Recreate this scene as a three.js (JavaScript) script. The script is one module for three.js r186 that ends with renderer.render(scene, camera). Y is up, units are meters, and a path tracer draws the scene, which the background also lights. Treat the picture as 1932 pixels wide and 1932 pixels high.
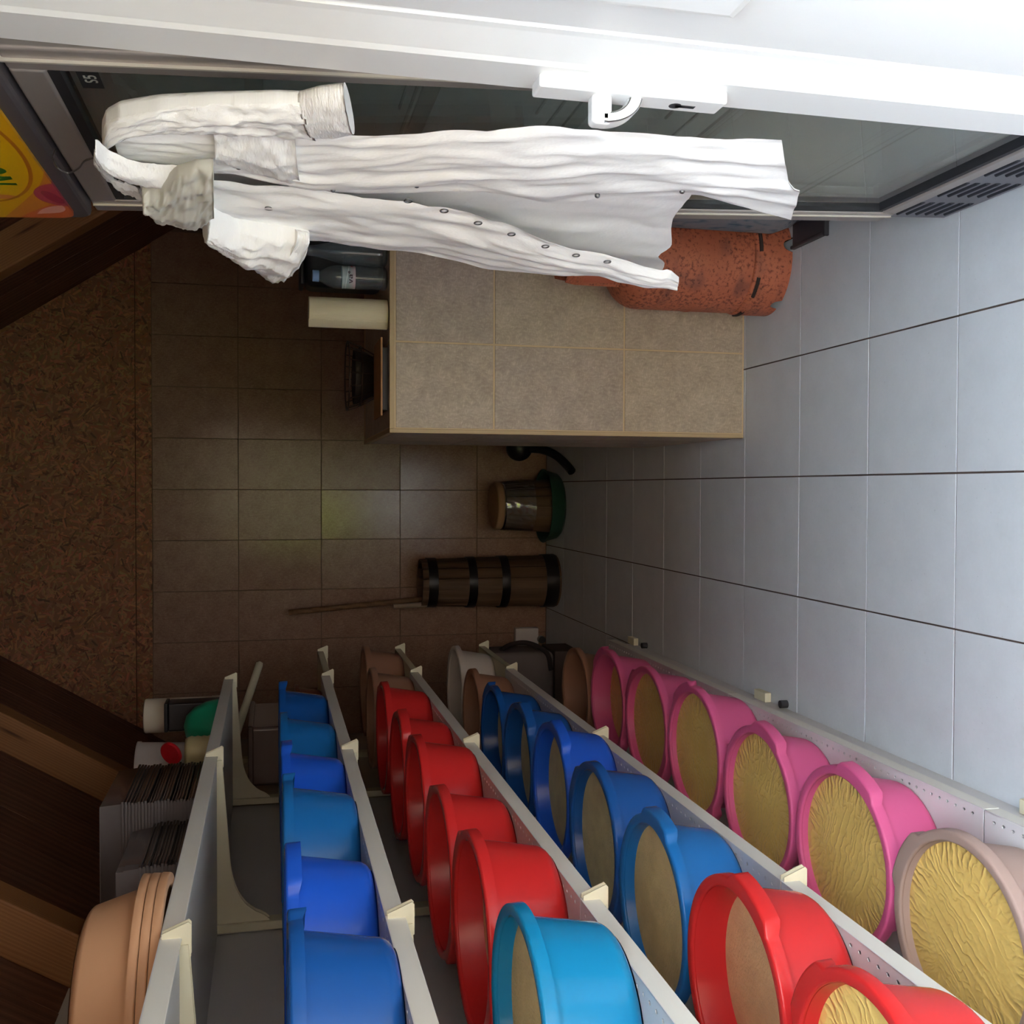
import * as THREE from 'three';
import { RoundedBoxGeometry } from 'three/addons/geometries/RoundedBoxGeometry.js';
import { ImprovedNoise } from 'three/addons/math/ImprovedNoise.js';
import { mergeGeometries } from 'three/addons/utils/BufferGeometryUtils.js';

// ------------------------------------------------------------------ camera, daylight, exposure
const scene = new THREE.Scene();
const EYE = 1.42, FOCAL = 1932;                       // the phone was held on its side: picture left is world up
const camera = new THREE.PerspectiveCamera(2 * Math.atan(966 / FOCAL) * 180 / Math.PI, 1, 0.02, 60);
const axU = new THREE.Vector3(0.0031, -0.9734, 0.2289), axV = new THREE.Vector3(-0.9997, 0.0021, 0.0226), axW = new THREE.Vector3(-0.0225, -0.2289, -0.9732);
camera.position.set(0, EYE, 0);
camera.up.copy(axV).negate();
camera.lookAt(axW.x, EYE + axW.y, axW.z);
scene.add(camera);

scene.background = new THREE.Color(0.73, 0.87, 1.0);  // bright overcast sky, reaching the room only through the open doorway
scene.backgroundIntensity = 36.0;

const renderer = new THREE.WebGLRenderer({ antialias: true });
renderer.toneMapping = THREE.LinearToneMapping;
renderer.toneMappingExposure = 1.0;
renderer.shadowMap.enabled = true;

// ------------------------------------------------------------------ helpers
let seed = 7;
const rnd = () => { seed = (seed * 1664525 + 1013904223) >>> 0; return seed / 4294967296; };
const rr = (a, b) => a + (b - a) * rnd();
const noise = new ImprovedNoise();
const fbm = (x, y, z = 0, o = 4) => { let s = 0, a = 0.5; for (let i = 0; i < o; i++) { s += a * noise.noise(x, y, z + i * 7.3); x *= 2.03; y *= 2.03; a *= 0.5; } return s; };
const clamp = (v, a = 0, b = 1) => Math.min(b, Math.max(a, v));
const sstep = (a, b, v) => { const t = clamp((v - a) / (b - a)); return t * t * (3 - 2 * t); };
const V = (x, y, z) => new THREE.Vector3(x, y, z);
// a picture point gives a direction; the plane it meets gives the place
function ray(px, py) { return axU.clone().multiplyScalar(px - 966).addScaledVector(axV, py - 966).addScaledVector(axW, FOCAL); }
function onPlane(px, py, n, c) { const r = ray(px, py), o = V(0, EYE, 0); return o.addScaledVector(r, (c - n.dot(o)) / n.dot(r)); }

function tex(w, h, fn, srgb = true, rx = 1, ry = 1) {
  const d = new Uint8Array(w * h * 4);
  for (let j = 0; j < h; j++) for (let i = 0; i < w; i++) { const c = fn(i / w, j / h, i, j), k = (j * w + i) * 4; d[k] = clamp(c[0]) * 255; d[k + 1] = clamp(c[1]) * 255; d[k + 2] = clamp(c[2]) * 255; d[k + 3] = 255; }
  const t = new THREE.DataTexture(d, w, h); t.wrapS = t.wrapT = THREE.RepeatWrapping; t.magFilter = THREE.LinearFilter; t.minFilter = THREE.LinearFilter;
  if (srgb) t.colorSpace = THREE.SRGBColorSpace; t.repeat.set(rx, ry); t.needsUpdate = true; return t;
}
const mat = (o) => new THREE.MeshPhysicalMaterial(o);
const col = (r, g, b) => new THREE.Color().setRGB(r / 255, g / 255, b / 255, THREE.SRGBColorSpace);
const taken = {};
function numbered(n) { taken[n] = (taken[n] ?? -1) + 1; return taken[n] ? `${n}_${String(taken[n]).padStart(3, '0')}` : n; }
function put(o) { o.traverse(m => { if (m.isMesh) { m.castShadow = true; m.receiveShadow = true; } }); return o; }
function part(name, geo, m, parent, label) { const o = new THREE.Mesh(geo, m); o.name = name; o.castShadow = o.receiveShadow = true; if (label) o.userData.label = label; parent.add(o); return o; }
function thing(name, label, category, pos = [0, 0, 0], group) { const g = new THREE.Group(); g.name = numbered(name); g.position.set(...pos); g.userData = { label, category }; if (group) g.userData.group = group; scene.add(g); return g; }
function struct(name, label, pos = [0, 0, 0], category = 'building part') { const g = new THREE.Group(); g.name = name; g.position.set(...pos); g.userData = { label, category, kind: 'structure' }; scene.add(g); return g; }
function box(w, h, d, x = 0, y = 0, z = 0) { const g = new THREE.BoxGeometry(w, h, d); g.translate(x, y, z); return g; }
function boxMM(x0, x1, y0, y1, z0, z1) { return box(Math.abs(x1 - x0), Math.abs(y1 - y0), Math.abs(z1 - z0), (x0 + x1) / 2, (y0 + y1) / 2, (z0 + z1) / 2); }
function rbox(x0, x1, y0, y1, z0, z1, r = 0.004, s = 2) { const g = new RoundedBoxGeometry(Math.abs(x1 - x0), Math.abs(y1 - y0), Math.abs(z1 - z0), s, r); g.translate((x0 + x1) / 2, (y0 + y1) / 2, (z0 + z1) / 2); return g; }
function lathe(pts, seg = 48) { return new THREE.LatheGeometry(pts.map(p => new THREE.Vector2(p[0], p[1])), seg); }
function tube(pts, r, seg = 24, rs = 8) { return new THREE.TubeGeometry(new THREE.CatmullRomCurve3(pts), seg, r, rs, false); }
function cyl(a, b, r0, r1 = r0, seg = 16) { const d = b.clone().sub(a), g = new THREE.CylinderGeometry(r1, r0, d.length(), seg); g.translate(0, d.length() / 2, 0); g.applyQuaternion(new THREE.Quaternion().setFromUnitVectors(V(0, 1, 0), d.normalize())); g.translate(a.x, a.y, a.z); return g; }
// a tile lying in XY, face towards +Z, chamfered edge, uv in metres
function tileGeo(w, h, t, b) {
  const x = w / 2, y = h / 2, P = [];
  const q = (a, c, d, e) => P.push(a, c, d, a, d, e);
  const f = [[-x + b, -y + b, t], [x - b, -y + b, t], [x - b, y - b, t], [-x + b, y - b, t]], m = [[-x, -y, t - b], [x, -y, t - b], [x, y, t - b], [-x, y, t - b]], k = [[-x, -y, 0], [x, -y, 0], [x, y, 0], [-x, y, 0]];
  q(...f); q(k[3], k[2], k[1], k[0]);
  for (let i = 0; i < 4; i++) { const j = (i + 1) % 4; q(m[i], m[j], f[j], f[i]); q(k[i], k[j], m[j], m[i]); }
  const g = new THREE.BufferGeometry(); g.setAttribute('position', new THREE.Float32BufferAttribute(P.flat(), 3));
  g.setAttribute('uv', new THREE.Float32BufferAttribute(P.flatMap(p => [p[0] + x, p[1] + y]), 2)); g.computeVertexNormals(); return g;
}
function cylUV(g, su, sv) { const p = g.attributes.position, uv = g.attributes.uv; for (let i = 0; i < p.count; i++) { const seamU = uv.getX(i); uv.setXY(i, seamU * su, p.getY(i) * sv); } return g; }
// closed skin over two grids of points
function skin(F, B) {
  const N = F.length, M = F[0].length, pos = [], uv = [], idx = [];
  for (const G of [F, B]) for (let i = 0; i < N; i++) for (let j = 0; j < M; j++) { pos.push(G[i][j].x, G[i][j].y, G[i][j].z); uv.push(i / (N - 1), j / (M - 1)); }
  const a = (s, i, j) => s * N * M + i * M + j;
  for (let i = 0; i < N - 1; i++) for (let j = 0; j < M - 1; j++) { idx.push(a(0, i, j), a(0, i + 1, j), a(0, i, j + 1), a(0, i + 1, j), a(0, i + 1, j + 1), a(0, i, j + 1)); idx.push(a(1, i, j), a(1, i, j + 1), a(1, i + 1, j), a(1, i + 1, j), a(1, i, j + 1), a(1, i + 1, j + 1)); }
  for (let i = 0; i < N - 1; i++) for (const j of [0, M - 1]) { const p = [a(0, i, j), a(0, i + 1, j), a(1, i, j), a(1, i + 1, j)]; idx.push(p[0], p[2], p[1], p[1], p[2], p[3]); }
  for (let j = 0; j < M - 1; j++) for (const i of [0, N - 1]) { const p = [a(0, i, j), a(0, i, j + 1), a(1, i, j), a(1, i, j + 1)]; idx.push(p[0], p[1], p[2], p[1], p[3], p[2]); }
  const g = new THREE.BufferGeometry(); g.setAttribute('position', new THREE.Float32BufferAttribute(pos, 3)); g.setAttribute('uv', new THREE.Float32BufferAttribute(uv, 2)); g.setIndex(idx); g.computeVertexNormals(); return g;
}

// ------------------------------------------------------------------ room measures (metres)
const XL = -1.25, XR = 1.28, ZB = -5.25, ZF = -0.10;     // left wall, right wall, back wall, inner face of the front wall
const RX = -0.067, RY = 3.876;                            // ridge
const roofR = x => RY - 1.51 * (x - RX), roofL = x => RY - 1.66 * (RX - x);

// ------------------------------------------------------------------ surface materials
const floorTex = [0, 1, 2].map(k => tex(256, 256, (u, v) => { const n = 0.03 * fbm(u * 5 + k * 9, v * 5, 1.5) + 0.012 * fbm(u * 40, v * 40, k), s = noise.noise(u * 70 + k * 31, v * 70, 3) > 0.72 ? -0.10 : 0; return [0.80 + n + s, 0.81 + n + s, 0.825 + n + s]; }, true, 3, 3));
const floorMats = floorTex.map(t => mat({ map: t, roughness: 0.42, specularIntensity: 0.6 }));
const groutDark = mat({ map: tex(256, 256, (u, v) => { const n = 0.12 * fbm(u * 30, v * 30, 2); return [0.30 + n, 0.245 + n, 0.225 + n]; }), roughness: 0.95 });
function fibre(k, r, g, b, amp) {                           // pressed fibre pattern of the stoneware tiles
  return tex(512, 512, (u, v) => { const w = fbm(u * 6 + k * 3, v * 6, k * 5), a = fbm(u * 60 + 3 * w, v * 22 + k, 4 + k, 3), l = Math.max(0, fbm(u * 46 + 5 * w, v * 90 - 4 * w, 9 + k, 3)) * 1.2, n = amp * (0.5 * w + 0.6 * a + 0.8 * l); return [r + n, g + n, b + n * 0.95]; }, true, 1 / 0.4, 1 / 0.4);
}
const counterMats = [0, 1, 2].map(k => mat({ map: fibre(k, 0.70 - 0.01 * k, 0.635 - 0.01 * k, 0.56, 0.17), roughness: 0.55 }));
const counterGrout = mat({ color: col(206, 182, 146), roughness: 0.9 });
const trimBeige = mat({ color: col(186, 162, 126), roughness: 0.6 });
const wallTileMats = [3, 4, 5].map(k => mat({ map: fibre(k, 0.565, 0.44, 0.37, 0.13), roughness: 0.16 + 0.05 * (k - 3), specularIntensity: 0.5 }));
const wallGrout = mat({ color: col(112, 90, 72), roughness: 0.9 });
function wood(k, r, g, b, amp, knots) {
  return tex(512, 512, (u, v) => { const w = fbm(u * 2 + k, v * 1.2, k), y = v * 14 + 2.2 * w + 0.7 * noise.noise(u * 1.5, v * 3, k); const ring = Math.sin(y * 6.28) * 0.5 + 0.5, fine = noise.noise(u * 4, v * 160, k * 3); let n = amp * (0.55 * ring + 0.5 * fine + 0.8 * w - 0.3); for (const [kx, ky] of knots) { const d = Math.hypot((u - kx) * 2.2, v - ky); n -= 0.28 * Math.exp(-d * d / 0.0018); } return [r + n, g + n * 0.85, b + n * 0.7]; });
}
const rafterMat = mat({ map: wood(1, 0.60, 0.40, 0.235, 0.10, [[0.3, 0.4], [0.72, 0.66]]), roughness: 0.6 });
const plankMats = [2, 3, 4].map(k => mat({ map: wood(k, 0.43, 0.27, 0.185, 0.13, []), roughness: 0.7 }));
const plaster = mat({ color: col(196, 188, 176), roughness: 0.9 });
const outsideMat = mat({ color: col(138, 132, 124), roughness: 0.95 });
const osbTex = (() => {
  const c = document.createElement('canvas'); c.width = c.height = 1024; const x = c.getContext('2d'); x.fillStyle = '#8a5c40'; x.fillRect(0, 0, 1024, 1024);
  for (let i = 0; i < 5200; i++) { const l = rr(18, 62), w = rr(4, 15), s = rnd(); x.save(); x.translate(rr(0, 1024), rr(0, 1024)); x.rotate(rr(0, Math.PI)); x.fillStyle = s < 0.12 ? `rgb(${108 + rr(-12, 12) | 0},66,46)` : s < 0.5 ? `rgb(${140 + rr(-16, 16) | 0},${90 + rr(-8, 8) | 0},58)` : `rgb(${166 + rr(-20, 20) | 0},${112 + rr(-12, 12) | 0},76)`; x.beginPath(); x.moveTo(-l / 2, -w * rr(0.1, 0.5)); x.lineTo(l / 2 * rr(0.6, 1), -w / 2); x.lineTo(l / 2, w * rr(0.1, 0.5)); x.lineTo(-l / 2 * rr(0.5, 1), w / 2); x.closePath(); x.fill(); x.restore(); }
  const t = new THREE.CanvasTexture(c); t.colorSpace = THREE.SRGBColorSpace; t.wrapS = t.wrapT = THREE.RepeatWrapping; return t;
})();
const osbMat = mat({ map: osbTex, roughness: 0.75 });

// ------------------------------------------------------------------ floor
{
  const f = struct('floor', 'pale grey square floor tiles with thin brown joints', [0, 0, 0], 'floor');
  part('grout_bed', boxMM(XL - 0.15, XR + 0.15, -0.12, -0.0025, ZB - 0.15, ZF + 0.10), groutDark, f, 'brown dirt in the tile joints');
  const T = 0.3335, g = tileGeo(T - 0.0042, T - 0.0042, 0.008, 0.0005); g.rotateX(-Math.PI / 2); g.translate(0, -0.008, 0);
  for (let i = -3; i <= 4; i++) for (let j = 0; j < 15; j++) {
    const x = 0.037 - T / 2 + i * T, z = -1.907 + 4 * T + T / 2 - j * T - T; if (z < ZB + 0.1 || z > ZF - 0.1) continue;
    const m = part('tile', g, floorMats[(rnd() * 3) | 0], f); m.position.set(x, rr(-0.0006, 0.0004), z); m.rotation.set(rr(-0.0012, 0.0012), ((rnd() * 4) | 0) * Math.PI / 2, rr(-0.0012, 0.0012));
  }
}
// ------------------------------------------------------------------ back wall: stoneware tiles below, OSB gable above
{
  const w = struct('wall_back', 'back wall with brown upright tiles below a chipboard gable', [0, 0, 0], 'wall');
  part('grout_bed', boxMM(XL - 0.12, XR + 0.12, -0.1, 1.985, ZB - 0.14, ZB - 0.003), wallGrout, w);
  const TW = 0.2505, xs0 = -0.0075; const rows = [[0, 0.374], [0.374, 0.776], [0.776, 1.174], [1.174, 1.578], [1.578, 1.983]];
  const geos = rows.map(r => tileGeo(TW - 0.003, r[1] - r[0] - 0.003, 0.007, 0.0008));
  for (let i = -5; i <= 4; i++) rows.forEach((r, k) => { const m = part('tile', geos[k], wallTileMats[(rnd() * 3) | 0], w); m.position.set(xs0 + TW / 2 + i * TW, (r[0] + r[1]) / 2, ZB - 0.004); m.rotation.set(rr(-0.004, 0.004), rr(-0.005, 0.005), 0); });
  // gable boards
  const mk = (pts, z, d) => { const s = new THREE.Shape(pts.map(p => new THREE.Vector2(...p))); const g = new THREE.ExtrudeGeometry(s, { depth: d, bevelEnabled: false }); g.translate(0, 0, z); return g; };
  part('added_backing', boxMM(XL - 0.12, XR + 0.12, 1.985, RY + 0.2, ZB - 0.14, ZB - 0.0305), wallGrout, w);  // backing added to stop light leaking through the chipboard gaps
  const y0 = 2.062, y1 = 1.985, yt = 3.0;
  part('chipboard_panel', mk([[XL - 0.08, y0], [XR + 0.08, y0], [XR + 0.08, yt], [XL - 0.08, yt]], ZB - 0.03, 0.026), osbMat, w);
  part('chipboard_panel', mk([[XL - 0.08, yt + 0.003], [XR + 0.08, yt + 0.003], [XR + 0.08, RY + 0.1], [XL - 0.08, RY + 0.1]], ZB - 0.03, 0.026), osbMat, w);
  part('chipboard_strip', mk([[XL - 0.08, y1], [XR + 0.08, y1], [XR + 0.08, y0 - 0.003], [XL - 0.08, y0 - 0.003]], ZB - 0.03, 0.022), osbMat, w);
}
// ------------------------------------------------------------------ side walls and front wall with the open doorway
{
  part('plaster', boxMM(XL - 0.12, XL, -0.1, roofL(XL) + 0.05, ZB - 0.14, ZF + 0.10), plaster, struct('wall_left', 'plain plastered side wall behind the shelving', [0, 0, 0], 'wall'));
  part('plaster', boxMM(XR, XR + 0.12, -0.1, roofR(XR) + 0.05, ZB - 0.14, ZF + 0.10), plaster, struct('wall_right', 'plain plastered side wall behind the fridge', [0, 0, 0], 'wall'));
  const f = struct('wall_front', 'front wall around the open doorway', [0, 0, 0], 'wall');
  const s = new THREE.Shape([[XL - 0.12, -0.1], [XR + 0.12, -0.1], [XR + 0.12, roofR(XR) + 0.1], [RX, RY + 0.15], [XL - 0.12, roofL(XL) + 0.1]].map(p => new THREE.Vector2(...p)));
  s.holes.push(new THREE.Path([[-0.46, 0], [-0.46, 1.96], [0.5, 1.96], [0.5, 0]].map(p => new THREE.Vector2(...p))));
  const g = new THREE.ExtrudeGeometry(s, { depth: 0.1, bevelEnabled: false }); g.translate(0, 0, ZF); part('plaster', g, plaster, f);
  part('yard', boxMM(-12, 12, -0.2, -0.02, ZF + 0.1, 14), outsideMat, struct('ground_outside', 'pale yard in front of the doorway', [0, 0, 0], 'ground'));
  part('blocker_wall', boxMM(-9, 9, -0.1, 5.0, 5.5, 6.2), mat({ color: col(136, 112, 92), roughness: 0.95 }), struct('added_sky_blocker', 'unseen dull ochre wall added across the yard to block the low sky', [0, 0, 0], 'light_blocker'));  // unseen wall added to block low sky and keep the room's far end dim
  { const g = new THREE.IcosahedronGeometry(0.55, 4), p = g.attributes.position; for (let i = 0; i < p.count; i++) { const k = 1 + 0.35 * fbm(p.getX(i) * 3, p.getY(i) * 3, p.getZ(i) * 3); p.setXYZ(i, p.getX(i) * k * 0.75, p.getY(i) * k * 1.4 + 0.85, p.getZ(i) * k); } g.computeVertexNormals(); const b = struct('added_reflection_shrub', 'unseen yellow green shrub added for its reflection in the back wall tiles', [-0.55, 0, 4.6], 'shrub'); part('foliage', g, mat({ color: col(150, 158, 44), roughness: 0.9 }), b); }  // unseen shrub, added so the back tiles mirror some yellow-green
}
// ------------------------------------------------------------------ roof: dark boards on pale rafters
{
  const c = struct('ceiling', 'steep boarded roof with pale rafters over dark boards', [0, 0, 0], 'ceiling');
  const lenR = Math.hypot(XR + 0.1 - RX, roofR(XR + 0.1) - RY), lenL = Math.hypot(RX - XL + 0.1, RY - roofL(XL - 0.1));
  const bw = 0.196, n = Math.ceil((ZF + 0.1 - ZB + 0.14) / 0.2);
  for (const sgn of [1, -1]) {
    const len = sgn > 0 ? lenR : lenL, slope = Math.atan(sgn > 0 ? 1.51 : 1.66), g = box(len, 0.022, bw, len / 2, 0.011, 0);
    const uv = g.attributes.uv; for (let i = 0; i < uv.count; i++) uv.setXY(i, uv.getX(i) * 1.5, uv.getY(i) * 0.33);
    for (let i = 0; i < n; i++) { const m = part('roof_board', g, plankMats[(rnd() * 3) | 0], c); m.position.set(RX, RY + rr(0, 0.003), ZB - 0.14 + 0.1 + i * 0.2); if (sgn > 0) m.rotation.z = -slope; else { m.rotation.y = Math.PI; m.rotation.z = -slope; m.rotation.order = 'YXZ'; } }
    const dk = part('added_roof_deck', box(len + 0.1, 0.05, 5.6, len / 2, 0.052, 0), plankMats[0], c); dk.position.set(RX, RY, (ZB + ZF) / 2); if (sgn > 0) dk.rotation.z = -slope; else { dk.rotation.order = 'YXZ'; dk.rotation.y = Math.PI; dk.rotation.z = -slope; }  // slab added over the boards to keep outside light from their gaps
    const rg = new RoundedBoxGeometry(len, 0.125, 0.1, 1, 0.006); rg.translate(len / 2, -0.0625, 0);
    for (const z of [-0.7, -2.05, -2.76, -4.1]) { const m = part('rafter', rg, rafterMat, c); m.position.set(RX, RY, z); if (sgn > 0) m.rotation.z = -slope; else { m.rotation.order = 'YXZ'; m.rotation.y = Math.PI; m.rotation.z = -slope; } if (z === -2.05) { c.remove(m); } }
  }
}
// ------------------------------------------------------------------ white door leaf, swung open into the room
const whitePVC = mat({ color: col(238, 240, 242), roughness: 0.32, clearcoat: 0.3, clearcoatRoughness: 0.25 });
{
  const d = struct('door_1', 'white plastic door swung open beside the fridge', [0, 0, 0], 'door');
  const prof = [[0.53, -1.155], [0.464, -1.155], [0.460, -1.151], [0.460, -1.088], [0.463, -1.080], [0.472, -1.035], [0.473, -1.026], [0.480, -1.024], [0.480, -1.018], [0.473, -1.016], [0.473, -0.30], [0.53, -0.30]];
  const s = new THREE.Shape(prof.map(p => new THREE.Vector2(p[0], -p[1]))); const g = new THREE.ExtrudeGeometry(s, { depth: 2.0, bevelEnabled: false }); g.rotateX(-Math.PI / 2); g.scale(1, 1, 1); g.translate(0, 0.015, 0);
  part('leaf', g, whitePVC, d);
  const panel = (y0, y1) => { const p = new THREE.Shape([[-0.938, y0], [-0.38, y0], [-0.38, y1], [-0.938, y1]].map(q => new THREE.Vector2(...q))); const e = new THREE.ExtrudeGeometry(p, { depth: 0.004, bevelEnabled: true, bevelThickness: 0.012, bevelSize: 0.014, bevelSegments: 3, bevelOffset: -0.014 }); e.rotateY(-Math.PI / 2); e.translate(0.473, 0, 0); return e; };
  const pm = whitePVC.clone(); pm.side = THREE.DoubleSide;
  part('raised_panel', panel(0.975, 1.85), pm, d); part('raised_panel', panel(0.12, 0.42), pm, d);
  const h = new THREE.Group(); h.name = 'handle'; d.add(h);
  part('backplate', rbox(0.446, 0.461, 0.905, 1.130, -1.142, -1.106, 0.003), whitePVC, h);
  // lever: a straight neck out of the plate, its grip bending down and back
  part('lever_neck', rbox(0.414, 0.449, 1.042, 1.066, -1.136, -1.113, 0.006, 3), whitePVC, h);
  const F = [], B = []; for (let i = 0; i <= 14; i++) { const a = i / 14 * Math.PI / 2, cx = 0.449, cy = 1.052, f = [], b = []; for (const z of [-1.136, -1.1345, -1.1145, -1.113]) { const e = z === -1.136 || z === -1.113 ? 0.002 : 0; f.push(V(cx - (0.034 - e) * Math.cos(a), cy - (0.046 - e) * Math.sin(a), z)); b.push(V(cx - (0.022 + e) * Math.cos(a), cy - (0.030 + e) * Math.sin(a), z)); } F.push(f); B.push(b); }
  part('lever_grip', skin(F, B), pm, h);
  const dark = mat({ color: col(70, 72, 74), roughness: 0.4, metalness: 0.7 });
  part('keyhole', mergeGeometries([cyl(V(0.4455, 0.962, -1.126), V(0.4465, 0.962, -1.126), 0.0075), boxMM(0.4455, 0.4465, 0.938, 0.962, -1.1295, -1.1225)]), dark, h, 'dark metal keyhole');
}

// ------------------------------------------------------------------ tiled counter block
const CZ = -2.92, CX = 0.16, CH = 1.092;
{
  const t = thing('tiled_counter', 'waist-high counter block clad in beige fibre-patterned tiles', 'counter', [0, 0, 0]);
  part('core', boxMM(CX + 0.0015, XR - 0.005, 0, CH - 0.0015, CZ - 0.0015, -3.75), counterGrout, t);
  const ys = [0.002, 0.389, 0.788, CH - 0.016], xs = [CX + 0.012, 0.419, 0.680, 0.941, 1.202];
  for (let i = 0; i < 4; i++) for (let k = 0; k < 3; k++) { const w = xs[i + 1] - xs[i] - 0.005, h = ys[k + 1] - ys[k] - 0.005; const m = part('tile', tileGeo(w, h, 0.008, 0.0012), counterMats[(i + 2 * k) % 3], t); m.position.set((xs[i] + xs[i + 1]) / 2, (ys[k] + ys[k + 1]) / 2, CZ - 0.008); }
  const zs = [CZ - 0.012, -3.18, -3.44, -3.70];
  for (let i = 0; i < 3; i++) for (let k = 0; k < 3; k++) { const w = zs[i] - zs[i + 1] - 0.005, h = ys[k + 1] - ys[k] - 0.005; const m = part('tile', tileGeo(w, h, 0.008, 0.0012), counterMats[(i + k) % 3], t); m.rotation.y = -Math.PI / 2; m.position.set(CX + 0.008, (ys[k] + ys[k + 1]) / 2, (zs[i] + zs[i + 1]) / 2); }
  for (let i = 0; i < 4; i++) for (let k = 0; k < 3; k++) { const w = xs[i + 1] - xs[i] - 0.005, d = zs[k] - zs[k + 1] - 0.005; const m = part('tile', tileGeo(w, d, 0.007, 0.0012), counterMats[(i + k + 1) % 3], t); m.rotation.x = -Math.PI / 2; m.position.set((xs[i] + xs[i + 1]) / 2, CH - 0.008, (zs[k] + zs[k + 1]) / 2); }
  part('edge_trim', rbox(CX - 0.001, CX + 0.011, 0, CH, CZ - 0.012, CZ + 0.001, 0.002, 1), trimBeige, t);
  part('edge_trim', rbox(CX + 0.011, XR - 0.005, CH - 0.014, CH, CZ - 0.012, CZ + 0.001, 0.002, 1), trimBeige, t);
  part('edge_trim', rbox(CX - 0.001, CX + 0.011, CH - 0.012, CH, -3.75, CZ - 0.013, 0.002, 1), trimBeige, t);
}

// ------------------------------------------------------------------ gondola shelving along the left wall
const shelfWhite = mat({ color: col(226, 224, 216), roughness: 0.45 });
const shelfCream = mat({ color: col(222, 214, 186), roughness: 0.5 });
const shelfDeck = mat({ color: col(214, 212, 212), roughness: 0.38 });
const JZ = [-0.55, -1.66, -2.77, -3.88], XFr = -0.70, XBk = -1.165;
const LV = { top: [1.590, 1.557], a: [1.240, 1.207], b: [0.907, 0.874], c: [0.533, 0.499] };
{
  const t = thing('shop_shelving', 'long white metal shop shelving with five perforated shelves', 'shelving', [0, 0, 0]);
  const deck = (x0, x1, z0, z1, y, holes) => {
    const s = new THREE.Shape([[x0, -z0], [x1, -z0], [x1, -z1], [x0, -z1]].map(p => new THREE.Vector2(...p)));
    if (holes) for (let z = z0 - 0.03; z > z1 + 0.02; z -= 0.025) { const h = new THREE.Path(); h.absellipse(x1 - 0.017, -z, 0.0034, 0.0044, 0, Math.PI * 2, true); s.holes.push(h); }
    const g = new THREE.ExtrudeGeometry(s, { depth: 0.0018, bevelEnabled: false, curveSegments: 4 }); g.rotateX(-Math.PI / 2); g.translate(0, y - 0.0018, 0); return g;
  };
  for (let b = 0; b < 3; b++) {
    const z0 = JZ[b] - 0.002, z1 = JZ[b + 1] + 0.002;
    for (const k of ['top', 'a', 'b', 'c']) {
      const [y1, y0] = LV[k];
      part('shelf_deck', deck(XBk, XFr, z0, z1, y1, true), shelfDeck, t);
      part('shelf_underside', deck(XBk, XFr - 0.01, z0 - 0.02, z1 + 0.02, y0 + 0.004, false), shelfDeck, t);
      part('front_rail', rbox(XFr - 0.004, XFr, y0, y1, z0, z1, 0.0015, 1), shelfWhite, t);
    }
    part('base_deck', deck(XBk, -0.60, z0, z1, 0.115, true), shelfDeck, t);
    part('base_rail', rbox(-0.604, -0.60, 0.080, 0.115, z0, z1, 0.0015, 1), shelfWhite, t);
    part('kick_board', boxMM(-0.625, -0.620, 0.0, 0.110, z0, z1), shelfDeck, t);
    for (let y = 0.12; y < 1.6; y += 0.37) part('back_panel', boxMM(XBk - 0.012, XBk - 0.008, y, y + 0.366, z0, z1), shelfDeck, t);
  }
  const arm = (y) => { const s = new THREE.Shape(); s.moveTo(-0.71, y); s.lineTo(-0.71, y - 0.030); s.lineTo(-0.98, y - 0.050); s.quadraticCurveTo(-1.08, y - 0.058, -1.115, y - 0.115); s.quadraticCurveTo(-1.13, y - 0.15, -1.15, y - 0.155); s.lineTo(-1.162, y - 0.155); s.lineTo(-1.162, y); s.closePath(); const g = new THREE.ExtrudeGeometry(s, { depth: 0.003, bevelEnabled: false, curveSegments: 8 }); return g; };
  const clip = (y1, y0) => { const s = new THREE.Shape([[XFr - 0.03, y1 - 0.003], [XFr + 0.008, y1 - 0.003], [XFr + 0.024, y0 - 0.010], [XFr + 0.020, y0 - 0.014], [XFr - 0.03, y0 - 0.014]].map(p => new THREE.Vector2(...p))); return new THREE.ExtrudeGeometry(s, { depth: 0.0022, bevelEnabled: false }); };
  JZ.forEach((z, i) => {
    part('upright_post', rbox(XBk + 0.001, XBk + 0.024, 0, 1.66, z - 0.022, z + 0.022, 0.003, 1), shelfCream, t);
    for (const k of ['top', 'a', 'b', 'c']) {
      const [y1, y0] = LV[k];
      for (const s of i === 3 ? [1] : [-1, 1]) {
        const a = part('bracket', arm(y0 + 0.02), shelfCream, t); a.position.z = z + s * 0.010 - 0.0015;
        const c = part('bracket_tip', clip(y1, y0), shelfCream, t); c.position.z = z + s * 0.006 - 0.001;
      }
    }
    part('foot', rbox(-0.62, -0.592, 0.002, 0.022, z - 0.02, z + 0.05, 0.002, 1), shelfCream, t);
    part('levelling_foot', cyl(V(-0.606, 0.0005, z + 0.14), V(-0.606, 0.022, z + 0.14), 0.011), mat({ color: col(48, 48, 52), roughness: 0.5 }), t, 'black levelling foot');
  });
  // last short bay in the dark corner
  for (const k of ['a', 'b', 'c']) { const [y1, y0] = LV[k]; part('shelf_deck', deck(XBk, XFr, -3.882, -4.46, y1 - 0.012, false), shelfCream, t); part('front_rail', boxMM(XFr - 0.004, XFr, y0 - 0.004, y1 - 0.012, -3.882, -4.46), shelfCream, t); const c = part('bracket_tip', clip(y1 - 0.01, y0 - 0.01), shelfCream, t); c.position.z = -4.462; const a = part('bracket', arm(y0 + 0.01), shelfCream, t); a.position.z = -4.458; }
  part('upright_post', rbox(XBk + 0.001, XBk + 0.024, 0, 1.66, -4.482, -4.44, 0.003, 1), shelfCream, t);
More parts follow.
